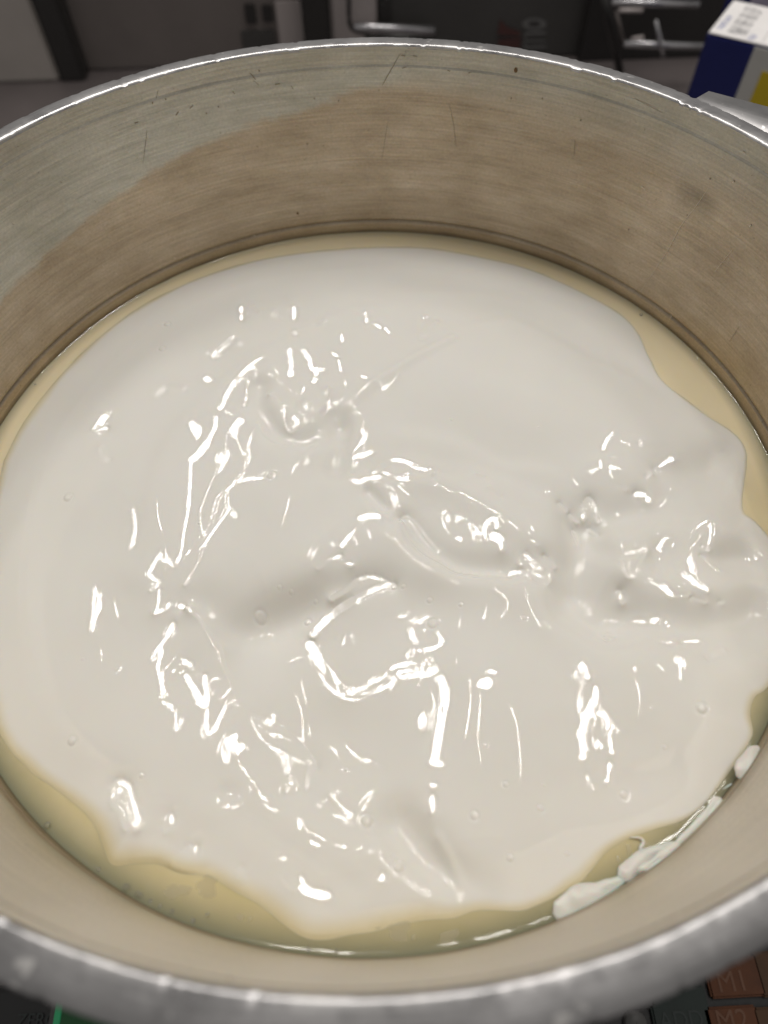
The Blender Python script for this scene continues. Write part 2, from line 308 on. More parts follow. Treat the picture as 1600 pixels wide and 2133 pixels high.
# ---- world, lamps, exposure ---------------------------------------------------------------------------
w = bpy.data.worlds.new('World'); scene.world = w; w.use_nodes = True
bg = w.node_tree.nodes['Background']; bg.inputs[0].default_value = (.93, .90, .86, 1); bg.inputs[1].default_value = WORLD_STR
for i, (tx, ty) in enumerate(TUBES):
    ld = bpy.data.lights.new('ceiling_tube', 'AREA'); ld.shape = 'RECTANGLE'; ld.size = TUBE_W*S; ld.size_y = TUBE_LEN*S
    ld.energy = TUBE_RAD*math.pi*TUBE_W*TUBE_LEN*S*S; ld.color = (1, .965, .915)
    lo = bpy.data.objects.new('ceiling_tube', ld); scene.collection.objects.link(lo); lo.location = (tx*S, ty*S, LAMP_Z*S)
vs = scene.view_settings; vs.view_transform = 'Standard'; vs.look = 'None'; vs.exposure = .07; vs.gamma = 1; vs.use_curve_mapping = False
scene.cycles.use_denoising = True
scene.cycles.max_bounces = 8

# ---- helpers ------------------------------------------------------------------------------------------
def link(o): scene.collection.objects.link(o); return o
def tag(o, label=None, cat=None, group=None, kind=None):
    for k, v in (('label', label), ('category', cat), ('group', group), ('kind', kind)):
        if v: o[k] = v
    return o
def empty(name, loc=(0, 0, 0)):
    o = bpy.data.objects.new(name, None); o.location = Vector(loc)*S; return link(o)
def mesh_obj(name, verts, faces, mat, parent=None, smooth=True):
    me = bpy.data.meshes.new(name)
    me.from_pydata([(v[0]*S, v[1]*S, v[2]*S) for v in verts], [], faces); me.update()
    if smooth: me.polygons.foreach_set('use_smooth', [True]*len(me.polygons))
    me.materials.append(mat); o = bpy.data.objects.new(name, me); link(o)
    if parent:
        o.parent = parent; o.matrix_parent_inverse = Matrix.Translation(-parent.location) if parent.type == 'EMPTY' else Matrix.Identity(4)
    return o
def grid_obj(name, V, closed_u, mat, parent=None, attrs=None, keep=None):
    """V (n, m, 3) array of vertices -> one quad mesh, built with foreach_set"""
    n, m, _ = V.shape
    idx = np.arange(n*m).reshape(n, m)
    a = np.vstack([idx, idx[:1]]) if closed_u else idx
    q = np.stack([a[:-1, :-1], a[1:, :-1], a[1:, 1:], a[:-1, 1:]], -1).reshape(-1, 4)
    P = V.reshape(-1, 3)
    if keep is not None:
        k = keep.reshape(-1); q = q[k[q].all(1)]
        used = np.zeros(len(P), bool); used[q.ravel()] = True
        remap = np.cumsum(used)-1; q = remap[q]; P = P[used]
    else: used = slice(None)
    me = bpy.data.meshes.new(name)
    me.vertices.add(len(P)); me.vertices.foreach_set('co', (P*S).astype(np.float32).ravel())
    me.loops.add(q.size); me.loops.foreach_set('vertex_index', q.astype(np.int32).ravel())
    me.polygons.add(len(q)); me.polygons.foreach_set('loop_start', np.arange(0, q.size, 4, dtype=np.int32))
    me.polygons.foreach_set('loop_total', np.full(len(q), 4, np.int32))
    me.polygons.foreach_set('use_smooth', np.ones(len(q), bool))
    for nm, arr in (attrs or {}).items():
        if arr.ndim == 3:
            at = me.attributes.new(nm, 'FLOAT_VECTOR', 'POINT'); at.data.foreach_set('vector', arr.reshape(-1, 3)[used].astype(np.float32).ravel())
        else:
            at = me.attributes.new(nm, 'FLOAT', 'POINT'); at.data.foreach_set('value', arr.reshape(-1)[used].astype(np.float32).ravel())
    me.update(calc_edges=True); me.validate()
    me.materials.append(mat); o = link(bpy.data.objects.new(name, me))
    if parent: o.parent = parent
    return o
def box(name, c, s, mat, parent=None, bevel=.004, rz=0.0):
    bm = bmesh.new(); bmesh.ops.create_cube(bm, size=1)
    bmesh.ops.scale(bm, vec=(s[0], s[1], s[2]), verts=bm.verts)
    if bevel: bmesh.ops.bevel(bm, geom=list(bm.edges), offset=min(bevel, min(s)*.45), segments=2, affect='EDGES')
    bmesh.ops.rotate(bm, cent=(0, 0, 0), matrix=Matrix.Rotation(rz, 3, 'Z'), verts=bm.verts)
    bmesh.ops.translate(bm, vec=c, verts=bm.verts); bmesh.ops.scale(bm, vec=(S, S, S), verts=bm.verts)
    me = bpy.data.meshes.new(name); bm.to_mesh(me); bm.free(); me.materials.append(mat)
    o = link(bpy.data.objects.new(name, me))
    if parent: o.parent = parent
    return o
def tube(name, pts, radii, mat, parent=None, flat=1.0, nseg=14, cap=True):
    """swept tube; flat squashes it vertically"""
    P = [Vector(p) for p in pts]; n = len(P)
    if not hasattr(radii, '__len__'): radii = [radii]*n
    V = []; F = []
    for i, p in enumerate(P):
        t = (P[min(i+1, n-1)]-P[max(i-1, 0)]).normalized()
        a = t.cross(Vector((0, 0, 1)));
        if a.length < 1e-3: a = t.cross(Vector((0, 1, 0)))
        a.normalize(); b = a.cross(t).normalized()
        for k in range(nseg):
            th = 2*math.pi*k/nseg
            V.append(p+a*(radii[i]*math.cos(th))+b*(radii[i]*flat*math.sin(th)))
    for i in range(n-1):
        for k in range(nseg):
            k2 = (k+1) % nseg
            F.append((i*nseg+k, i*nseg+k2, (i+1)*nseg+k2, (i+1)*nseg+k))
    if cap:
        F.append(tuple(range(nseg))[::-1]); F.append(tuple((n-1)*nseg+k for k in range(nseg)))
    return mesh_obj(name, V, F, mat, parent)
def text(name, s, loc, size, rz, mat, parent, extrude=0.0, sx=1.0):
    cu = bpy.data.curves.new(name, 'FONT'); cu.body = s; cu.size = size; cu.align_x = 'CENTER'; cu.align_y = 'CENTER'
    tmp = bpy.data.objects.new(name, cu); link(tmp)
    bpy.context.view_layer.update()
    me = bpy.data.meshes.new_from_object(tmp.evaluated_get(bpy.context.evaluated_depsgraph_get()))
    bpy.data.objects.remove(tmp)
    me.transform(Matrix.Scale(S, 4) @ Matrix.Translation(Vector(loc)) @ rz @ Matrix.Diagonal((sx, 1, 1, 1)))
    me.materials.clear(); me.materials.append(mat); me.name = name
    o = link(bpy.data.objects.new(name, me)); o.parent = parent; return o
RZ = lambda a: Matrix.Rotation(a, 4, 'Z')

class NT:
    """small node-tree helper"""
    def __init__(self, name):
        self.m = bpy.data.materials.new(name); self.m.use_nodes = True; self.t = self.m.node_tree; self.n = self.t.nodes; self.l = self.t.links
        self.b = self.n['Principled BSDF']
    def node(self, typ, **kw):
        x = self.n.new(typ)
        for k, v in kw.items(): setattr(x, k, v)
        return x
    def put(self, sock, v):
        if hasattr(v, 'is_output') or isinstance(v, bpy.types.NodeSocket): self.l.new(v, sock)
        else: sock.default_value = v if not (isinstance(v, tuple) and len(v) == 3 and len(sock.default_value) == 4) else (*v, 1)
    def set(self, **kw):
        for k, v in kw.items(): self.put(self.b.inputs[k.replace('_', ' ')], v)
        return self
    def attr(self, nm, vec=False):
        a = self.node('ShaderNodeAttribute', attribute_name=nm); return a.outputs['Vector' if vec else 'Fac']
    def coord(self): return self.node('ShaderNodeTexCoord').outputs['Object']
    def mapping(self, v, sc):
        m = self.node('ShaderNodeMapping'); self.l.new(v, m.inputs[0]); m.inputs['Scale'].default_value = sc; return m.outputs[0]
    def noise(self, v, scale, detail=4, rough=.55, out=0):
        x = self.node('ShaderNodeTexNoise'); self.l.new(v, x.inputs['Vector']); x.inputs['Scale'].default_value = scale
        x.inputs['Detail'].default_value = detail; x.inputs['Roughness'].default_value = rough; return x.outputs[out]
    def ramp(self, f, stops):
        r = self.node('ShaderNodeValToRGB'); e = r.color_ramp.elements
        while len(e) < len(stops): e.new(.5)
        for el, (p, c) in zip(e, stops):
            el.position = p; el.color = (c, c, c, 1) if not isinstance(c, tuple) else (*c, 1)
        self.l.new(f, r.inputs[0]); return r.outputs[0]
    def mix(self, f, a, b, mode='MIX'):
        x = self.node('ShaderNodeMix', data_type='RGBA', blend_type=mode)
        self.put(x.inputs[0], f); self.put(x.inputs[6], a); self.put(x.inputs[7], b); return x.outputs[2]
    def math(self, op, a, b=0.0, clamp=False):
        x = self.node('ShaderNodeMath', operation=op, use_clamp=clamp); self.put(x.inputs[0], a); self.put(x.inputs[1], b); return x.outputs[0]
    def bump(self, h, strength, dist=.001):
        x = self.node('ShaderNodeBump'); self.put(x.inputs['Height'], h); x.inputs['Strength'].default_value = strength; x.inputs['Distance'].default_value = dist
        self.l.new(x.outputs[0], self.b.inputs['Normal']); return self
def plain(name, col, rough=.5, metal=0.0, var=.12, scale=40, **kw):
    m = NT(name); c = m.coord(); f = m.ramp(m.noise(c, scale), [(.3, 1-var), (.7, 1+var*.0+0.0)])
    m.set(Base_Color=m.mix(1.0, col, f, 'MULTIPLY'), Roughness=rough, Metallic=metal, **kw)
    m.bump(m.noise(c, scale*6), .08); return m.m

# ---- materials ----------------------------------------------------------------------------------------
def mat_cream():
    m = NT('white_cream'); t = m.attr('tint'); c = m.coord()
    n = m.ramp(m.noise(c, 14, 3), [(.3, (.835, .815, .765)), (.7, (.87, .85, .805))])
    yel = m.ramp(m.noise(c, 60, 4), [(.3, (.70, .61, .37)), (.7, (.77, .68, .45))])
    m.set(Base_Color=m.mix(t, n, yel), Roughness=.012, IOR=1.40, Subsurface_Weight=.8, Subsurface_Scale=.0012, Subsurface_Radius=(1.0, .8, .55))
    return m.m
def mat_liquid():
    m = NT('yellow_whey'); e = m.attr('thin_edge_shade'); k = m.attr('far_light'); c = m.coord()
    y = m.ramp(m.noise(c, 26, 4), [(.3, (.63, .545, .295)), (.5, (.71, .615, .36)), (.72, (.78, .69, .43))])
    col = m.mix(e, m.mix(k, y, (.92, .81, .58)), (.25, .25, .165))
    m.set(Base_Color=col, Roughness=.05, IOR=1.36, Subsurface_Weight=.8, Subsurface_Scale=.0014, Subsurface_Radius=(1, .8, .4))
    m.bump(m.noise(c, 60, 2), .03, .0006)
    return m.m
def mat_wall():
    m = NT('brushed_aluminium'); st = m.attr('brown_tone'); shade_mottle = m.attr('shade_mottle'); w_ = m.attr('wcoord', True)
    br = m.noise(m.mapping(w_, (3, 170, 1)), 1.0, 6, .65)
    br2 = m.noise(m.mapping(w_, (9, 34, 1)), 1.0, 5, .6)
    blot = m.noise(m.mapping(w_, (5, 14, 1)), 1.0, 9, .68); grain = m.noise(w_, 140, 3, .6)
    spk = m.ramp(m.noise(w_, 85, 2, .5), [(.70, 0.0), (.76, 1.0)])
    grey_tone = m.ramp(br2, [(.25, (.60, .58, .50)), (.75, (.88, .85, .755))])
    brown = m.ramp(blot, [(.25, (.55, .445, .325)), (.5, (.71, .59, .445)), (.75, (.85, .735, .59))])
    c = m.mix(st, grey_tone, brown); c = m.mix(m.attr('near_light'), c, (.96, .88, .76))
    vs_ = m.noise(m.mapping(w_, (2.6, .5, 1)), 1.0, 3, .5); c = m.mix(1.0, c, m.ramp(vs_, [(.32, (.80, .785, .76)), (.68, (1.0, 1.0, 1.0))]), 'MULTIPLY')
    c = m.mix(m.math('MULTIPLY', shade_mottle, .8), c, (.10, .085, .055))
    c = m.mix(1.0, c, m.ramp(br, [(.25, .70), (.75, 1.0)]), 'MULTIPLY')
    c = m.mix(1.0, c, m.ramp(grain, [(.3, .84), (.7, 1.0)]), 'MULTIPLY')
    c = m.mix(m.math('MULTIPLY', spk, .35), c, (.13, .105, .07))
    m.set(Base_Color=c, Metallic=.82, Roughness=m.ramp(m.math('ADD', br2, m.math('MULTIPLY', st, .12)), [(.2, .36), (.9, .52)]), IOR=1.45)
    m.bump(m.math('ADD', m.math('MULTIPLY', br, 1.0), m.math('MULTIPLY', blot, .2)), .12, .0008)
    return m.m
def mat_rim():
    m = NT('scuffed_aluminium'); c = m.coord(); w_ = m.attr('wcoord', True); ed = m.attr('edge')
    a = m.noise(c, 45, 7, .68); b = m.noise(c, 900, 3, .6); d = m.noise(c, 16, 5, .6); s = m.noise(c, 150, 2, .5)
    st = m.noise(m.mapping(w_, (14, 260, 1)), 1.0, 5, .6)
    col = m.mix(m.ramp(d, [(.35, 0.0), (.65, 1.0)]), (.34, .333, .335), (.47, .46, .465))
    col = m.mix(1.0, col, m.ramp(st, [(.3, .72), (.7, 1.0)]), 'MULTIPLY')
    col = m.mix(m.ramp(a, [(.55, 0.0), (.70, .45)]), col, (.21, .205, .205))
    col = m.mix(m.ramp(s, [(.68, 0.0), (.73, .7)]), col, (.80, .78, .76))
    col = m.mix(m.math('MULTIPLY', ed, m.ramp(a, [(.40, .08), (.60, .85)])), col, (.88, .86, .85))
    m.set(Base_Color=col, Metallic=.88, Roughness=m.ramp(a, [(.30, .24), (.65, .46)]))
    m.bump(m.math('ADD', m.math('ADD', m.math('MULTIPLY', a, .5), m.math('MULTIPLY', st, .4)), m.math('MULTIPLY', b, .12)), .12, .0006)
    return m.m
CREAM, LIQ, WALL, RIM = mat_cream(), mat_liquid(), mat_wall(), mat_rim()
BLOB = NT('smeared_cream').set(Base_Color=(.76, .745, .69), Roughness=.30, IOR=1.45, Subsurface_Weight=.6, Subsurface_Scale=.002).m
SCR_L = plain('scratch_bright', (.68, .60, .48), .4, .7); SCR_D = plain('scratch_dark', (.34, .29, .215), .6, .5)
SPOT = plain('burnt_spot', (.17, .095, .035), .6)
FLECK = NT('thin_cream_film').set(Base_Color=(.70, .64, .46), Roughness=.2, Alpha=.30).m
BEAD = NT('clear_bead').set(Base_Color=(.95, .95, .9), Roughness=.03, Transmission_Weight=.9, IOR=1.35).m
# ---- counter ------------------------------------------------------------------------------------------
ZC = -1.40
COUNTER = plain('counter_top_metal', (.14, .12, .118), .38, .2, .25, 8)
tag(box('counter', (0, 2.0, ZC-.1), (22, 15, .2), COUNTER, None, .01), kind='structure')

# ---- the pot ------------------------------------------------------------------------------------------
RH, R1, R2 = .5355, 1.0352, 1.0909
def wall_r(z): return 1.0+.0657*z if z > -.75 else 1.0-.0657*.75-(-.75-z)**1.5*1.6
pot = empty('cooking_pot', (0, 0, -.98))
tag(pot, 'large round cast aluminium pot full of white cream, rim and lug handle showing', 'pot')
NA = 1440
ang = np.arange(NA)*2*math.pi/NA
def on_wall(u, v):
    """angle and height where a line of sight meets the inner wall (far side)"""
    d = ray(u, v); t = 1.0
    z = .25
    for _ in range(12):
        r = wall_r(z); a = d[0]**2+d[1]**2; b = 2*(CAM[0]*d[0]+CAM[1]*d[1]); c = CAM[0]**2+CAM[1]**2-r*r
        t = (-b+math.sqrt(max(b*b-4*a*c, 0)))/(2*a); z = CAM[2]+t*d[2]
    p = CAM+t*d; return math.atan2(p[1], p[0]), z
zs = np.concatenate([np.linspace(-.985, -.05, 24), np.linspace(-.04, .034, 16), [.0375, .040, .0425, .0445, .047], np.linspace(.052, .480, 84), [.486, .489, .491, .494], np.linspace(.5, RH, 9)])
rs = np.array([wall_r(z) for z in zs])
rs = rs+np.where(np.abs(zs-.0425) < .003, .006, 0)+np.where(zs > .490, .0022, 0)
Vw = np.zeros((NA, len(zs), 3)); A2, Z2 = np.meshgrid(ang, zs, indexing='ij')
wob = 1+.0006*value_noise(np.cos(A2)*1.0, np.sin(A2)+Z2*.5, 7, 21)
Vw[..., 0] = np.cos(A2)*rs*wob; Vw[..., 1] = np.sin(A2)*rs*wob; Vw[..., 2] = Z2
# browner tone on the lower wall: its upper edge, in angle and height
tone_edge = [on_wall(*q) for q in ((0,634),(56,575),(112,515),(197,448),(298,369),(394,313),(506,265),(619,234),(748,186),(900,172),(1000,186),(1150,212),(1300,262),(1450,330),(1600,405))]
tone_edge.sort(); ta = [t[0] for t in tone_edge]; tz = [t[1] for t in tone_edge]
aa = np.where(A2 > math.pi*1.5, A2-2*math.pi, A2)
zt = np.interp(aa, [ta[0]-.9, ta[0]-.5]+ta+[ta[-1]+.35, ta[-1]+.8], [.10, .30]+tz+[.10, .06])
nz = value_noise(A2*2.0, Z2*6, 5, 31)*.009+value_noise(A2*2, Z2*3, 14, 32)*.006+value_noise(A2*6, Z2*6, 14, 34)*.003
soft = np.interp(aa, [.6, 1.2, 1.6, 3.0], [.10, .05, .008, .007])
brown_tone = np.clip((zt+nz-Z2)/soft*.5+.5, 0, 1)
brown_tone = np.where(Z2 > .485, 0.12, brown_tone)
shade_mottle = np.clip(1-np.abs(Z2-.006)/.014, 0, 1)*.8+np.clip(1-np.abs(Z2-.0425)/.0045, 0, 1)*.6  # shade painted as dark bands along the waterline and in the groove
mott = np.clip(value_noise(A2*1.7, Z2*2.5, 4.3, 33)*1.4-.25, 0, 1)*np.exp(-((Z2-.40)/.07)**2)*(aa < 1.45)*(aa > -.2)
shade_mottle = np.clip(shade_mottle+mott*.55, 0, 1)
wall = grid_obj('wall', Vw, True, WALL, None, dict(brown_tone=brown_tone, shade_mottle=shade_mottle, near_light=.95*np.clip((-np.sin(A2)-.15)/.45, 0, 1)*np.clip((Z2-.05)/.05, 0, 1), wcoord=np.stack([A2, Z2, 0*Z2], -1)))  # near wall's colour is lightened for the surroundings it reflects
wall.parent = pot; wall.location = -pot.location
# floor of the pot + outer shell
zo = np.array([-.985, -1.02, -1.02, -.985, -.7, .0, .40, .455]); ro = np.array([.0, .0, .80, .95, 1.03, 1.045, 1.062, 1.066])
Vo = np.stack([np.cos(ang[::4])[:, None]*ro, np.sin(ang[::4])[:, None]*ro, np.tile(zo, (NA//4, 1))], -1)
shell = grid_obj('outer_shell', Vo[:, 1:][:, ::-1], True, RIM, None); shell.parent = pot; shell.location = -pot.location
# rim: bevelled lip with nicks
prof = [(R1+.0022, RH-.004), (R1+.003, RH-.001), (R1+.0045, RH+.0025), (R1+.007, RH+.0045), (R1+.0085, RH+.005), (R1+.011, RH+.0052), (R1+.02, RH+.0048), (R1+.03, RH+.0046), (R1+.04, RH+.0042), (R2-.008, RH+.003),
        (R2-.003, RH+.0005), (R2-.0005, RH-.004), (R2, RH-.012), (R2-.003, RH-.05), (R2-.010, RH-.075), (R2-.024, RH-.084)]
NR = 2880; ar = np.arange(NR)*2*math.pi/NR; PR = np.array(prof)
Ar = np.repeat(ar[:, None], len(prof), 1); rr = np.tile(PR[:, 0], (NR, 1)); zr = np.tile(PR[:, 1], (NR, 1))
nick = value_noise(np.cos(Ar)*4, np.sin(Ar)*4, 14, 41)
nick = np.clip(np.abs(nick)-.62, 0, 1)*3; fine = value_noise(np.cos(Ar)*6+rr*30, np.sin(Ar)*6, 20, 42)
inner = np.exp(-((np.arange(len(prof))-3)/2.0)**2); outer = np.exp(-((np.arange(len(prof))-10)/1.6)**2)
rr = rr-nick*inner*.004+fine*inner*.0006-nick[::-1]*outer*.004+.0012*value_noise(np.cos(Ar)*2, np.sin(Ar)*2, 3, 43)
zr = zr-nick*(inner+outer)*.003+fine*.00025
Vr = np.stack([np.cos(Ar)*rr, np.sin(Ar)*rr, zr], -1)
edge_glint = np.tile(np.exp(-((np.arange(len(prof))-3)/2.2)**2), (NR, 1))  # glint along the inner lip, painted as a lighter band
rim = grid_obj('rim', Vr[:, ::-1], True, RIM, None, dict(wcoord=np.stack([Ar, np.tile(PR[:, 0], (NR, 1)), 0*Ar], -1)[:, ::-1], edge=edge_glint[:, ::-1])); rim.parent = pot; rim.location = -pot.location
rim['label'] = 'dented bright aluminium lip of the pot'
# two cast lug handles
def handle(az):
    out = [(1.062, -.56), (1.075, -.50), (1.10, -.435), (1.15, -.385), (1.25, -.36), (1.34, -.33), (1.41, -.25), (1.44, -.12), (1.445, 0)]
    out = out+[(a, -b) for a, b in out[-2::-1]]
    out = [(a, b) for a, b in out]+[(math.sqrt(max(1.06**2-b*b, .2)), b) for b in np.linspace(.50, -.50, 12)]
    n = 72; cx = 1.26; V = []; F = []
    poly = np.array(out+out[:1])
    for i in range(n):
        th = 2*math.pi*i/n; dx, dy = math.cos(th), math.sin(th); best = 9
        for (x0, y0), (x1, y1) in zip(poly[:-1], poly[1:]):
            ex, ey = x1-x0, y1-y0; den = dx*ey-dy*ex
            if abs(den) < 1e-9: continue
            t = ((x0-cx)*ey-(y0)*ex)/den; s_ = ((x0-cx)*dy-y0*dx)/den
            if t > 0 and -1e-6 <= s_ <= 1+1e-6: best = min(best, t)
        ox, oy = cx+dx*best, dy*best; ix, iy = cx+dx*.075, dy*.20
        ring = []
        zt_ = RH-.001; zb_ = RH-.075
        for (px_, py_, pz_) in ((ix, iy, zb_), (ix, iy, zt_-.008), (ix+dx*.008, iy+dy*.008, zt_), (ox-dx*.010, oy-dy*.010, zt_), (ox, oy, zt_-.010), (ox, oy, zb_)):
            c, s_ = math.cos(az), math.sin(az); ring.append((px_*c-py_*s_, px_*s_+py_*c, pz_))
        V.append(ring)
    o = grid_obj('handle', np.array(V)[::-1], True, RIM, None)
    # close the strip all the way round (underside)
    bm = bmesh.new(); bm.from_mesh(o.data); bm.verts.ensure_lookup_table()
    for i in range(n):
        j = (i+1) % n
        try: bm.faces.new((bm.verts[i*6], bm.verts[i*6+5], bm.verts[j*6+5], bm.verts[j*6]))
        except ValueError: pass
    bmesh.ops.recalc_face_normals(bm, faces=bm.faces); bm.to_mesh(o.data); bm.free()
    o.parent = pot; o.location = -pot.location
    return o
handle(math.radians(13)); handle(math.radians(193))
# scratches and burnt specks on the wall: thin slivers lying on the metal
def wall_pt(a, z, off=.0012): r = wall_r(z)-off+(.0022 if z > .49 else 0); return Vector((r*math.cos(a), r*math.sin(a), z))
def sliver(name, pts, wpx, mat):
    q = [on_wall(*p) for p in smooth_poly(pts, 5)]; V = []; F = []; n = len(q)
    for i, (a, z) in enumerate(q):
        a0, z0 = q[max(i-1, 0)]; a1, z1 = q[min(i+1, n-1)]; ta_, tz_ = a1-a0, z1-z0; L = math.hypot(ta_, tz_)+1e-9
        w_ = wpx*.62/1100.0*math.sin(math.pi*(i+.6)/(n+.2))**.5
        V += [wall_pt(a-tz_/L*w_, z+ta_/L*w_), wall_pt(a+tz_/L*w_, z-ta_/L*w_)]
        if i: F.append((2*i-2, 2*i-1, 2*i+1, 2*i))
    o = mesh_obj(name, V, F, mat); o.parent = pot; o.location = -pot.location; return o
for pts, wd in (([(1478,388),(1450,430),(1420,468),(1395,515),(1366,560),(1335,607)], 1.2), ([(1526,520),(1490,565)], .9), ([(1511,322),(1500,337)], 1.2), ([(1400,657),(1392,672)], 2.2), ([(1336,388),(1344,394)], 3.0),
                ([(845,452),(880,447)], .9), ([(350,706),(354,716)], 2.0), ([(1545,315),(1552,320)], 1.5), ([(55,443),(57,446)], 1.6), ([(213,552),(216,555)], 1.6), ([(240,568),(244,571)], 2.0), ([(361,536),(366,539)], 3), ([(528,489),(532,492)], 2.4)):
    sliver('scratch', pts, wd, SCR_L)
for pts, wd in (([(834,112),(815,145),(796,178)], 1.7), ([(808,252),(802,290),(795,335)], 1.2), ([(306,270),(303,300),(298,340)], 1.0), ([(330,188),(326,205)], 1.0), ([(936,215),(945,260),(950,305)], 1.0), ([(1198,290),(1196,325)], 1.0),
                ([(1540,680),(1520,712)], .9), ([(1320,205),(1380,236)], .8), ([(520,160),(540,178)], 1.2), ([(366,240),(372,232)], 2.4), ([(395,226),(402,219)], 2), ([(520,152),(528,160),(533,166)], 2.6), ([(573,176),(583,174)], 2.6), ([(606,178),(611,186)], 1.8), ([(836,116),(844,117)], 2.4),
                ([(860,117),(868,118)], 2), ([(838,142),(846,139)], 2.2), ([(932,146),(938,148)], 2.6), ([(976,152),(982,149)], 2.6), ([(280,256),(288,254)], 2.6), ([(485,190),(489,196)], 2.2), ([(1566,365),(1568,366)], 1.5)):
    sliver('dark_scratch', pts, wd, SCR_D)
def speck(u, v, rpx, mat):
    a, z = on_wall(u, v); r_ = rpx/1000.0; V = [wall_pt(a, z, .002)]; n = 10
    for k in range(n):
        q = r_*(.75+.4*random.random()); th = 2*math.pi*k/n; V.append(wall_pt(a+q*math.cos(th), z+q*math.sin(th)*1.2, .0011))
    o = mesh_obj('burnt_speck', V, [(0, 1+k, 1+(k+1) % n) for k in range(n)], mat); o.parent = pot; o.location = -pot.location
random.seed(4)
speck(1074, 146, 5.5, SPOT); speck(1528, 378, 3, SCR_L); speck(1563, 470, 3, SCR_L); speck(620, 444, 3.5, SPOT)
for q in ((430,236),(455,222),(318,214),(345,206),(540,148),(1130,205),(1065,205),(1210,250),(705,210),(655,205),(1480,372),(1310,478),(640,300)): speck(*q, 2.2, SCR_D)

# ---- the cream ----------------------------------------------------------------------------------------
D = cream_relief(NGRID)
rad = np.hypot(D['X'], D['Y'])
softw = D['softw']*(1+.35*value_noise(D['X'], D['Y'], 9, 61))
tint = np.clip(1-(D['sd']-.000)/softw, 0, 1); tint = tint*tint*(3-2*tint)
cream = grid_obj('white_cream', np.stack([D['X'], D['Y'], D['z']], -1), False, CREAM, None, dict(tint=tint), keep=(D['sd'] > -.045) & (rad < .994))
tag(cream, 'thick glossy white cream folded in ridges, filling the aluminium pot', 'cream')

# ---- the yellow liquid round the cream ----------------------------------------------------------------
rl = np.concatenate([np.linspace(.70, .93, 40), np.linspace(.934, 1.0008, 42)]); na = 720; al = np.arange(na)*2*math.pi/na
Al, Rl = np.meshgrid(al, rl, indexing='ij')
zl = .0045*np.exp(-(1.0008-Rl)/.006)+.0004*value_noise(np.cos(Al)*Rl, np.sin(Al)*Rl, 22, 51)
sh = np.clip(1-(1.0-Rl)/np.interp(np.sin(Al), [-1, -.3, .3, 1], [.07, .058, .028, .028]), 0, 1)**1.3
sh = sh*np.interp(np.sin(Al), [-1, -.2, .4, 1], [1, 1, .55, .5])  # thin edge and dark wall reflection painted in, strongest on the near side
ii = np.clip(((np.cos(Al)*Rl-D['ax'][0])/D['hs']).round().astype(int), 0, NGRID-1); jj = np.clip(((np.sin(Al)*Rl-D['ax'][0])/D['hs']).round().astype(int), 0, NGRID-1); sdl = D['sd'][ii, jj]
liq = grid_obj('yellow_whey', np.stack([np.cos(Al)*Rl, np.sin(Al)*Rl, zl], -1), True, LIQ, None, dict(thin_edge_shade=sh, far_light=np.interp(np.sin(Al), [-1, -.35, .05, 1], [.05, .15, .8, .9])), keep=sdl < .03)  # far side of the liquid painted paler for the light it gets
tag(liq, 'pale yellow liquid pooled around the white cream against the pot wall', 'liquid')

# ---- smears of cream caught along the wall, lower right -----------------------------------------------
def smear(pts, label, lift=.005, flat=.22):
    P = []; Rr = []
    raw = smooth_poly([p[:2] for p in pts], 6); k = np.linspace(0, len(pts)-1, len(raw))
    wd = np.interp(k, range(len(pts)), [p[2] for p in pts])
    for (u, v), w_ in zip(raw, wd):
        p = on_plane(u, v, lift); r_ = math.hypot(p[0], p[1]); m_ = wall_r(lift)-.004
        if r_ > m_: p[:2] *= m_/r_
        P.append(p); Rr.append(w_*.88/930.0)
    P[0] = P[0]+(P[0]-P[1])*.5
    rr_ = np.array(Rr); e = np.minimum(np.arange(len(rr_)), np.arange(len(rr_))[::-1])
    rr_ = rr_*np.clip((e+.25)/3.0, 0, 1)**.5
    o = tube('cream_smear', P, list(rr_), BLOB, None, flat, 26)
    co = np.zeros(len(o.data.vertices)*3); o.data.vertices.foreach_get('co', co); co = co.reshape(-1, 3)/S
    nn = value_noise(co[:, 0]+co[:, 2]*.3, co[:, 1]+co[:, 2]*.7, 34, 71)*.003+value_noise(co[:, 0]-co[:, 2], co[:, 1], 90, 72)*.001
    ctr = np.repeat(np.array(P), 26, 0); dv = co-ctr; dv /= np.linalg.norm(dv, axis=1, keepdims=True)+1e-9
    co = co+dv*nn[:, None]*np.repeat(np.clip(rr_/.012, 0, 1), 26)[:, None]; o.data.vertices.foreach_set('co', (co*S).ravel()); o.data.update()
    tag(o, label, 'cream smear', 'cream smears on the pot wall'); return o
smear([(1156,1908,14),(1180,1893,24),(1215,1872,26),(1245,1858,18),(1280,1842,10),(1305,1826,5)], 'widest smear of cream at the waterline, lower right of the pool')
smear([(1290,1830,11),(1315,1812,20),(1350,1790,19),(1385,1774,15),(1418,1768,7)], 'mottled smear of cream beside the bay of yellow liquid')
smear([(1330,1812,6),(1370,1795,8),(1405,1778,9),(1424,1764,6)], 'narrow smear of cream on the wall just below the mottled one', .03)
smear([(1400,1770,4),(1440,1732,6),(1470,1700,8),(1492,1672,13),(1504,1664,8)], 'long thin streak of cream running up the right wall', .022)
smear([(1512,1640,4),(1526,1634,5)], 'tiny drop of cream below the oval one', .02)
smear([(1538,1618,15),(1556,1602,21),(1580,1582,17),(1600,1568,8)], 'oval drop of cream hanging on the right wall, topmost', .03, .38)
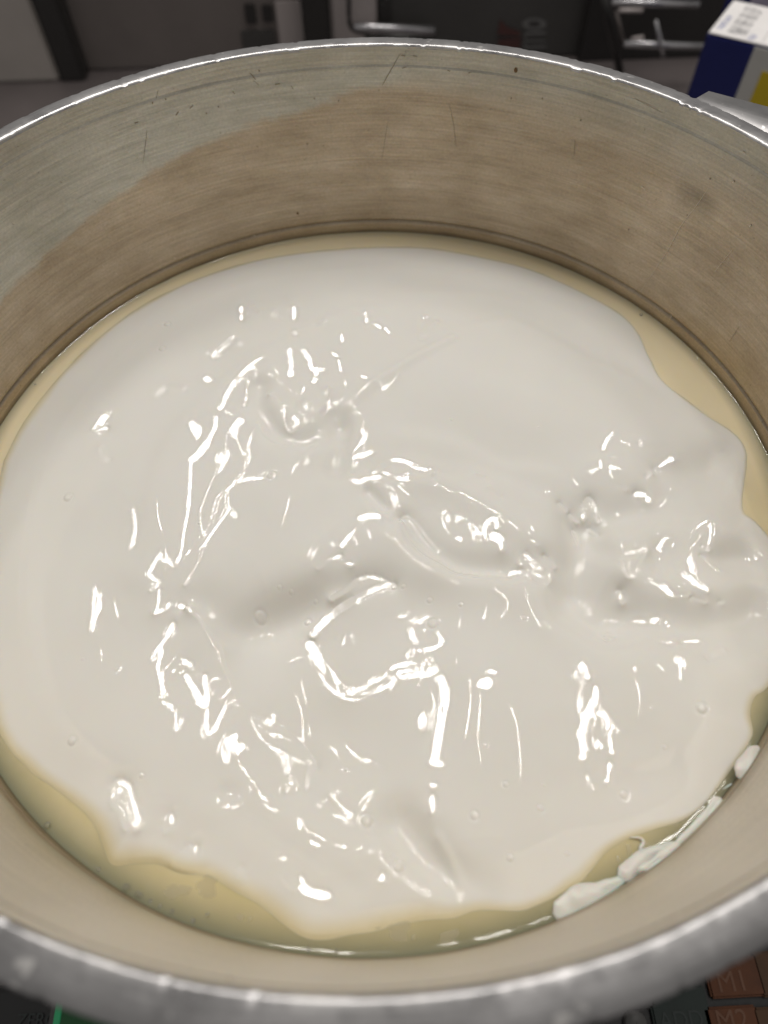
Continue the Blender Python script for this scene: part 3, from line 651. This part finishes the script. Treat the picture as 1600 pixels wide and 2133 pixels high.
# film flecks and threads floating on the yellow liquid
FL = {0: 'long pale film of cream on the yellow liquid, leftmost of the two', 1: 'round pale film of cream on the yellow liquid, rightmost of the two', 2: 'pale translucent patch where cream meets yellow liquid, bottom centre', 3: 'bubbly pale patch in the yellow liquid just below the bottom centre patch', 4: 'long white fleck beside the near waterline right of centre'}
for i, (u, v, a, b, rot) in enumerate(((368,1856,24,9,.1),(432,1846,22,13,-.3),(790,1902,26,18,.4),(832,1936,22,13,.2),(935,1952,22,7,-.3),(862,1953,5,3,0),(520,1915,5,3,0),(500,1910,9,4,.5),(1083,1938,8,4,-.3),(1310,1770,5,8,0),(1288,1790,4,4,0),(1268,1836,5,4,0),(1440,1690,4,3,0),(1492,1646,5,4,0),(690,1925,11,6,0),(655,1930,14,6,.3),(722,1872,14,22,.5))):
    c0 = on_plane(u, v, .0); V = [(c0[0], c0[1], .0016)]; n = 44; ph = [random.random()*6.28 for _ in range(4)]
    for k in range(n):
        th = 2*math.pi*k/n; q = (.85+.16*math.sin(2*th+ph[0])+.11*math.sin(3*th+ph[1])+.07*math.sin(5*th+ph[2])+.05*math.sin(9*th+ph[3]))/900.0
        x, y = a*q*math.cos(th), b*q*1.3*math.sin(th); V.append((c0[0]+x*math.cos(rot)+y*math.sin(rot), c0[1]-x*math.sin(rot)+y*math.cos(rot), .0008))
    tag(mesh_obj('cream_fleck', V, [(0, 1+k, 1+(k+1) % n) for k in range(n)], FLECK), FL.get(i, 'tiny pale fleck of cream floating near the yellow edge'), 'cream fleck', 'flecks of cream on the yellow liquid')
tag(tube('cream_thread', [on_plane(u, v, .004) for u, v in smooth_poly([(1312,1744),(1334,1746),(1340,1756),(1334,1768),(1342,1786),(1352,1795)], 5)], [.001+.0026*math.sin(math.pi*i/25) for i in range(26)], BLOB), 'crooked white thread of cream across the bay of yellow liquid', 'cream thread')
for u, v, r_ in ((263,1849,6),(284,1866,4.5),(291,1869,4),(98,1719,5.5),(196,1824,3.5),(1336,655,5),(432,1905,3),(398,1928,3.5),(73,800,3),(330,1893,3),(355,1905,3.5),(310,1882,3),(642,1980,3),(700,1990,3)):
    p = on_plane(u, v, .004); q = math.hypot(p[0], p[1]); m_ = .992
    if q > m_: p[:2] *= m_/q
    bm = bmesh.new(); bmesh.ops.create_icosphere(bm, subdivisions=2, radius=r_/900.0*S); bmesh.ops.scale(bm, vec=(1, 1, .7), verts=bm.verts); bmesh.ops.translate(bm, vec=Vector(p)*S, verts=bm.verts)
    me = bpy.data.meshes.new('bead'); bm.to_mesh(me); bm.free(); me.polygons.foreach_set('use_smooth', [True]*len(me.polygons)); me.materials.append(BEAD)
    tag(link(bpy.data.objects.new('liquid_bead', me)), 'tiny clear bead of liquid at the waterline of the pot', 'bead', 'beads along the waterline')

# ---- the scale under the pot ---------------------------------------------------------------------------
ZK = -1.12
BLACK = plain('black_plastic', (.012, .012, .013), .35); GREYP = plain('grey_plastic', (.07, .068, .066), .5); LCD = NT('green_lcd').set(Base_Color=(.004, .05, .012), Roughness=.25, Emission_Color=(.02, .30, .08, 1), Emission_Strength=.03).m
LCDL = NT('green_lcd_edge').set(Base_Color=(.015, .16, .06), Roughness=.2, Emission_Color=(.05, .6, .25, 1), Emission_Strength=.12).m
ORANGE = plain('orange_key', (.105, .032, .008), .75, 0, .4, 60); BROWNK = plain('brown_key', (.075, .034, .012), .75, 0, .3, 60); TEAL = plain('teal_key', (.004, .014, .011), .6, 0, .3, 60); PRINT = plain('key_print', (.135, .06, .032), .7); PRINTG = plain('grey_print', (.028, .036, .035), .7)
scale = empty('weighing_scale', (0, 0, ZC)); tag(scale, 'black electronic weighing scale with coloured keys under the aluminium pot', 'scale')
def sc(o): o.parent = scale; o.location = -scale.location; return o
sc(box('body', (0, 0, -1.27), (2.1, 2.0, .18), BLACK, None, .03)); sc(box('platform', (0, .05, -1.10), (1.9, 1.75, .10), GREYP, None, .02))
sc(box('console', (0, -1.35, ZK-.14), (3.6, .70, .27), BLACK, None, .02))
def kp(u, v): p = on_plane(u, v, ZK); return p
def key(u0, v0, u1, v1, mat, legend=None, lab=None, lu=None, lv=None, pm=PRINT, size=.05):
    a, b = kp(u0, v1), kp(u1, v0); c = (a+b)/2
    o = sc(box('key', (c[0], c[1], ZK+.004), (abs(b[0]-a[0]), abs(b[1]-a[1]), .022), mat, None, .006))
    if lab: o['label'] = lab
    if legend:
        q = on_plane(lu, lv, ZK+.017); t_ = text('legend', legend, (q[0], q[1], ZK+.0165), size, RZ(0), pm, o)
    return o
key(1480, 1985, 1570, 2081, ORANGE, 'M1', 'orange key reading M1', 1526, 2046, PRINT, .075)
key(1480, 2092, 1570, 2190, ORANGE, 'M2', 'orange key reading M2', 1526, 2128, PRINT, .075)
key(1586, 1975, 1680, 2078, BROWNK); key(1586, 2092, 1680, 2190, BROWNK)
key(1372, 2050, 1462, 2190, TEAL, 'ADD', 'dark teal key', 1420, 2126, PRINTG, .06)
key(1262, 2050, 1355, 2104, BLACK)
c0 = kp(1322, 2130); kn = []
for k in range(32): th = 2*math.pi*k/32; kn.append([(c0[0]+r_*math.cos(th), c0[1]+r_*math.sin(th), z_) for r_, z_ in ((.001, ZK+.02), (.028, ZK+.02), (.032, ZK+.016), (.034, ZK))])
sc(grid_obj('knob', np.array(kn)[::-1], True, GREYP))
q = kp(78, 2126); t_ = text('zero_legend', 'ZERO', (q[0], q[1], ZK+.0005), .048, RZ(0), PRINTG, scale); t_.location = -scale.location
a, b = kp(117, 2180), kp(420, 2060); sc(box('display', ((a[0]+b[0])/2, (a[1]+b[1])/2, ZK), (abs(b[0]-a[0]), abs(b[1]-a[1]), .012), LCD, None, .002))
a, b = kp(118, 2180), kp(124, 2060); sc(box('display_edge', ((a[0]+b[0])/2, (a[1]+b[1])/2, ZK+.004), (abs(b[0]-a[0]), abs(b[1]-a[1]), .012), LCDL, None, .002))
a, b = kp(107, 2180), kp(115, 2060); sc(box('display_frame', ((a[0]+b[0])/2, (a[1]+b[1])/2, ZK), (abs(b[0]-a[0]), abs(b[1]-a[1]), .016), GREYP, None, .002))

# ---- cartons behind, right -----------------------------------------------------------------------------
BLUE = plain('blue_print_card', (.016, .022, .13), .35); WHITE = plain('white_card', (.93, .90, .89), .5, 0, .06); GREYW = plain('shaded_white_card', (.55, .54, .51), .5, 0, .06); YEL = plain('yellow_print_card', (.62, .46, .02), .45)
BLUEP = plain('blue_ink', (.08, .13, .42), .6); BLACKP = plain('black_ink', (.05, .05, .06), .6)
def carton(front_left, front_right_dir, zt_, wid, dep, label, printed=True):
    e1 = np.array(front_right_dir[:2])/np.linalg.norm(front_right_dir[:2]); e2 = np.array([-e1[1], e1[0]])
    rz = math.atan2(e1[1], e1[0]); hgt = zt_-ZC; fl = np.array(front_left[:2]); c = fl+e1*wid/2+e2*dep/2
    root = empty('cream_carton', (c[0], c[1], ZC)); tag(root, label, 'carton')
    def cc(o): o.parent = root; o.location = -root.location; return o
    body = cc(box('body', (c[0], c[1], ZC+hgt/2), (wid, dep, hgt), BLUE, None, .012, rz))
    cc(box('top_panel', (c[0], c[1], zt_+.002), (wid-.012, dep-.012, .008), WHITE, None, .004, rz))
    if printed:
        def at(a, b, off=0): return fl+e1*a+e2*b
        f0, f1 = .262, wid-.004
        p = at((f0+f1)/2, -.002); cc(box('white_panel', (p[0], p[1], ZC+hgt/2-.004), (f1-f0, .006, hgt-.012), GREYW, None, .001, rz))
        p = at(.445, -.006); cc(box('yellow_panel', (p[0], p[1], zt_-.36), (.20, .004, .5), YEL, None, .001, rz))
        p = at(.285, dep/2); cc(box('fold_seam', (p[0], p[1], zt_+.006), (.003, dep*.9, .002), plain('fold_shadow', (.4, .39, .38), .7), None, 0, rz))
        R_ = RZ(rz+math.pi/2); zt2 = zt_+.0066
        for s_, a, b, sz, mt, nm in (('Fab/Lote', .045, .16, .052, BLUEP, 'print_line'), ('RX 02 25 77', .120, .235, .072, BLACKP, 'date_code'), ('BE 10 16 57', .165, .235, .072, BLACKP, 'date_code'), ('Val', .225, .055, .055, BLUEP, 'print_line')):
            p = at(a, b); t_ = text(nm, s_, (p[0], p[1], zt2), sz, R_, mt, root); t_.location = -root.location
    return root
ZT = -.35
fl = on_plane(1473, 69, ZT); fr = on_plane(1572, 92, ZT)
carton(fl, fr-fl, ZT, .50, .47, 'blue and white drink carton with printed white top beside the handle')
fl2 = on_plane(1528, -14, ZT)+np.array([-.01, .05, 0]); cb = carton(fl2, fr-fl, ZT+.01, .50, .47, 'second carton mostly out of frame behind the printed one', False)
e1 = (fr-fl)/np.linalg.norm(fr-fl); pp = fl2+e1*.20
t_ = box('label_panel', (pp[0]-.002, pp[1]-.003, ZT-.12), (.12, .006, .25), plain('pale_print', (.55, .5, .62), .6, 0, .3, 120), None, .001, math.atan2(e1[1], e1[0])); t_.parent = cb; t_.location = -cb.location

# ---- kitchen behind: low parts of units standing on the counter ----------------------------------------
def on_y(u, v, Y):
    d = ray(u, v); t = (Y-CAM[1])/d[1]; return CAM+t*d
YB = 5.2
def unit(name, u0, u1, mat, label, cat, y=YB, depth=.8, h=1.6, vref=90, bev=.02):
    a, b = on_y(u0, vref, y), on_y(u1, vref, y); root = empty(name, ((a[0]+b[0])/2, y+depth/2, ZC)); tag(root, label, cat)
    o = box('front', ((a[0]+b[0])/2, y+depth/2, ZC+h/2), (b[0]-a[0], depth, h), mat, None, bev); o.parent = root; o.location = -root.location
    return root
PANEL_A = plain('grey_panel', (.46, .42, .39), .5, .1, .3, 5); PANEL_B = plain('dark_grey_panel', (.19, .165, .155), .45, .1, .3, 5); PANEL_C = plain('light_grey_panel', (.46, .41, .40), .45, .1, .2, 8); DARK = plain('black_enamel', (.026, .024, .023), .4); DARK2 = plain('charcoal_enamel', (.066, .063, .06), .45, 0, .3, 5)
CHROME = plain('chrome_bar', (.55, .54, .56), .25, .9)
unit('cabinet', -320, 96, PANEL_A, 'blurred grey cabinet side at the far left behind the pot', 'cabinet')
unit('dark_upright', 98, 152, DARK, 'slanting dark strip between the two left cabinets', 'post', YB-.02, .5)  # dark box filling the gap between the cabinets
cbn = unit('cabinet', 154, 632, PANEL_B, 'blurred brown grey cabinet front left of the black post', 'cabinet', YB+.15)
def onto(root, name, u0, v0, u1, v1, y, mat, th=.02):
    a, b = on_y(u0, v1, y), on_y(u1, v0, y); o = box(name, ((a[0]+b[0])/2, y, (a[2]+b[2])/2), (abs(b[0]-a[0]), th, abs(b[2]-a[2])), mat, None, .006); o.parent = root; o.location = -root.location; return o
onto(cbn, 'edge_trim', 588, 0, 630, 130, YB+.13, PANEL_C); onto(cbn, 'slot', 514, 8, 530, 50, YB+.13, DARK); onto(cbn, 'slot', 549, 10, 566, 46, YB+.13, DARK); onto(cbn, 'recess', 512, 62, 572, 130, YB+.135, DARK2)
unit('dark_upright', 634, 690, DARK, 'black upright post behind the middle of the pot', 'post', YB-.05)
pc = unit('grey_panel', 692, 786, PANEL_C, 'narrow pale grey panel behind the pot with a dark hook', 'panel', YB+.05)
hk = [on_y(u, v, YB-.02) for u, v in smooth_poly([(727, -30), (727, 20), (728, 45), (735, 60), (748, 66), (770, 68)], 4)]
t_ = tube('hook', hk, .018, DARK, None); t_.parent = pc; t_.location = -pc.location
ov = unit('black_oven', 788, 1256, DARK2, 'black appliance front with chrome handle and faded sideways lettering', 'oven', YB+.1)
t_ = tube('handle', [on_y(u, v, YB-.12) for u, v in ((738, 56), (780, 58), (905, 64))], .030, CHROME, None); t_.parent = ov; t_.location = -ov.location
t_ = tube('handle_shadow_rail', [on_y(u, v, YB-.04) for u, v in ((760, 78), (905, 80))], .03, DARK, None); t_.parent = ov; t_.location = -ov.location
onto(ov, 'dark_strip', 790, -20, 815, 100, YB+.085, DARK)
# sideways lettering: ring, two bars and a red flash, as they show on the dark front
MARKW = plain('faded_white_print', (.15, .147, .145), .6); MARKR = plain('faded_red_print', (.075, .028, .025), .6)
ring = []
for k in range(28):
    th = 2*math.pi*k/28; ring.append([on_y(1113+r_*1.0*math.cos(th), 50+r_*.52*math.sin(th), YB+.090) for r_ in (13, 25)])
t_ = grid_obj('ring_letter', np.array(ring), True, MARKW); t_.parent = ov; t_.location = -ov.location
for v0, v1 in ((66, 74), (82, 88), (94, 102)): onto(ov, 'letter_bar', 1092, v0, 1138, v1, YB+.092, MARKW, .006)
onto(ov, 'letter_bar', 1090, 66, 1099, 104, YB+.090, MARKW, .006)
V = [on_y(u, v, YB+.088) for u, v in ((1042, 40), (1056, 56), (1084, 66), (1084, 76), (1036, 72))]
t_ = mesh_obj('red_flash', V, [(0, 1, 2, 3, 4)], MARKR, None, False); t_.parent = ov; t_.location = -ov.location
onto(ov, 'red_bar', 1036, 80, 1086, 104, YB+.091, MARKR, .006)
# wire rack, right
rk = empty('wire_rack', (on_y(1360, 90, 4.6)[0], 4.6, ZC)); tag(rk, 'dark wire rack with chrome bars between the oven and the carton', 'rack')
def rt(name, pts, r_, mat, y=4.7):
    t_ = tube(name, [on_y(u, v, y) for u, v in pts], r_, mat, None); t_.parent = rk; t_.location = -rk.location
bk = box('back_panel', (on_y(1400, 60, 5.1)[0], 5.25, ZC+.55), (1.35, .1, 1.1), DARK, None, .01); bk.parent = rk; bk.location = -rk.location
rt('upright', ((1252, -30), (1268, 40), (1292, 150)), .030, DARK, 4.75)
rt('chrome_bar', ((1275, 4), (1455, 10)), .022, CHROME); rt('chrome_bar', ((1300, 91), (1470, 97)), .024, CHROME)
rt('cross_wire', ((1366, 42), (1378, 96), (1382, 118)), .014, CHROME, 4.68); rt('chrome_bar', ((1290, 22), (1338, 22)), .016, PANEL_C, 4.95); rt('chrome_bar', ((1316, 82), (1340, 78)), .016, PANEL_C, 4.95); rt('cross_wire', ((1283, 20), (1300, 92)), .012, PANEL_B)
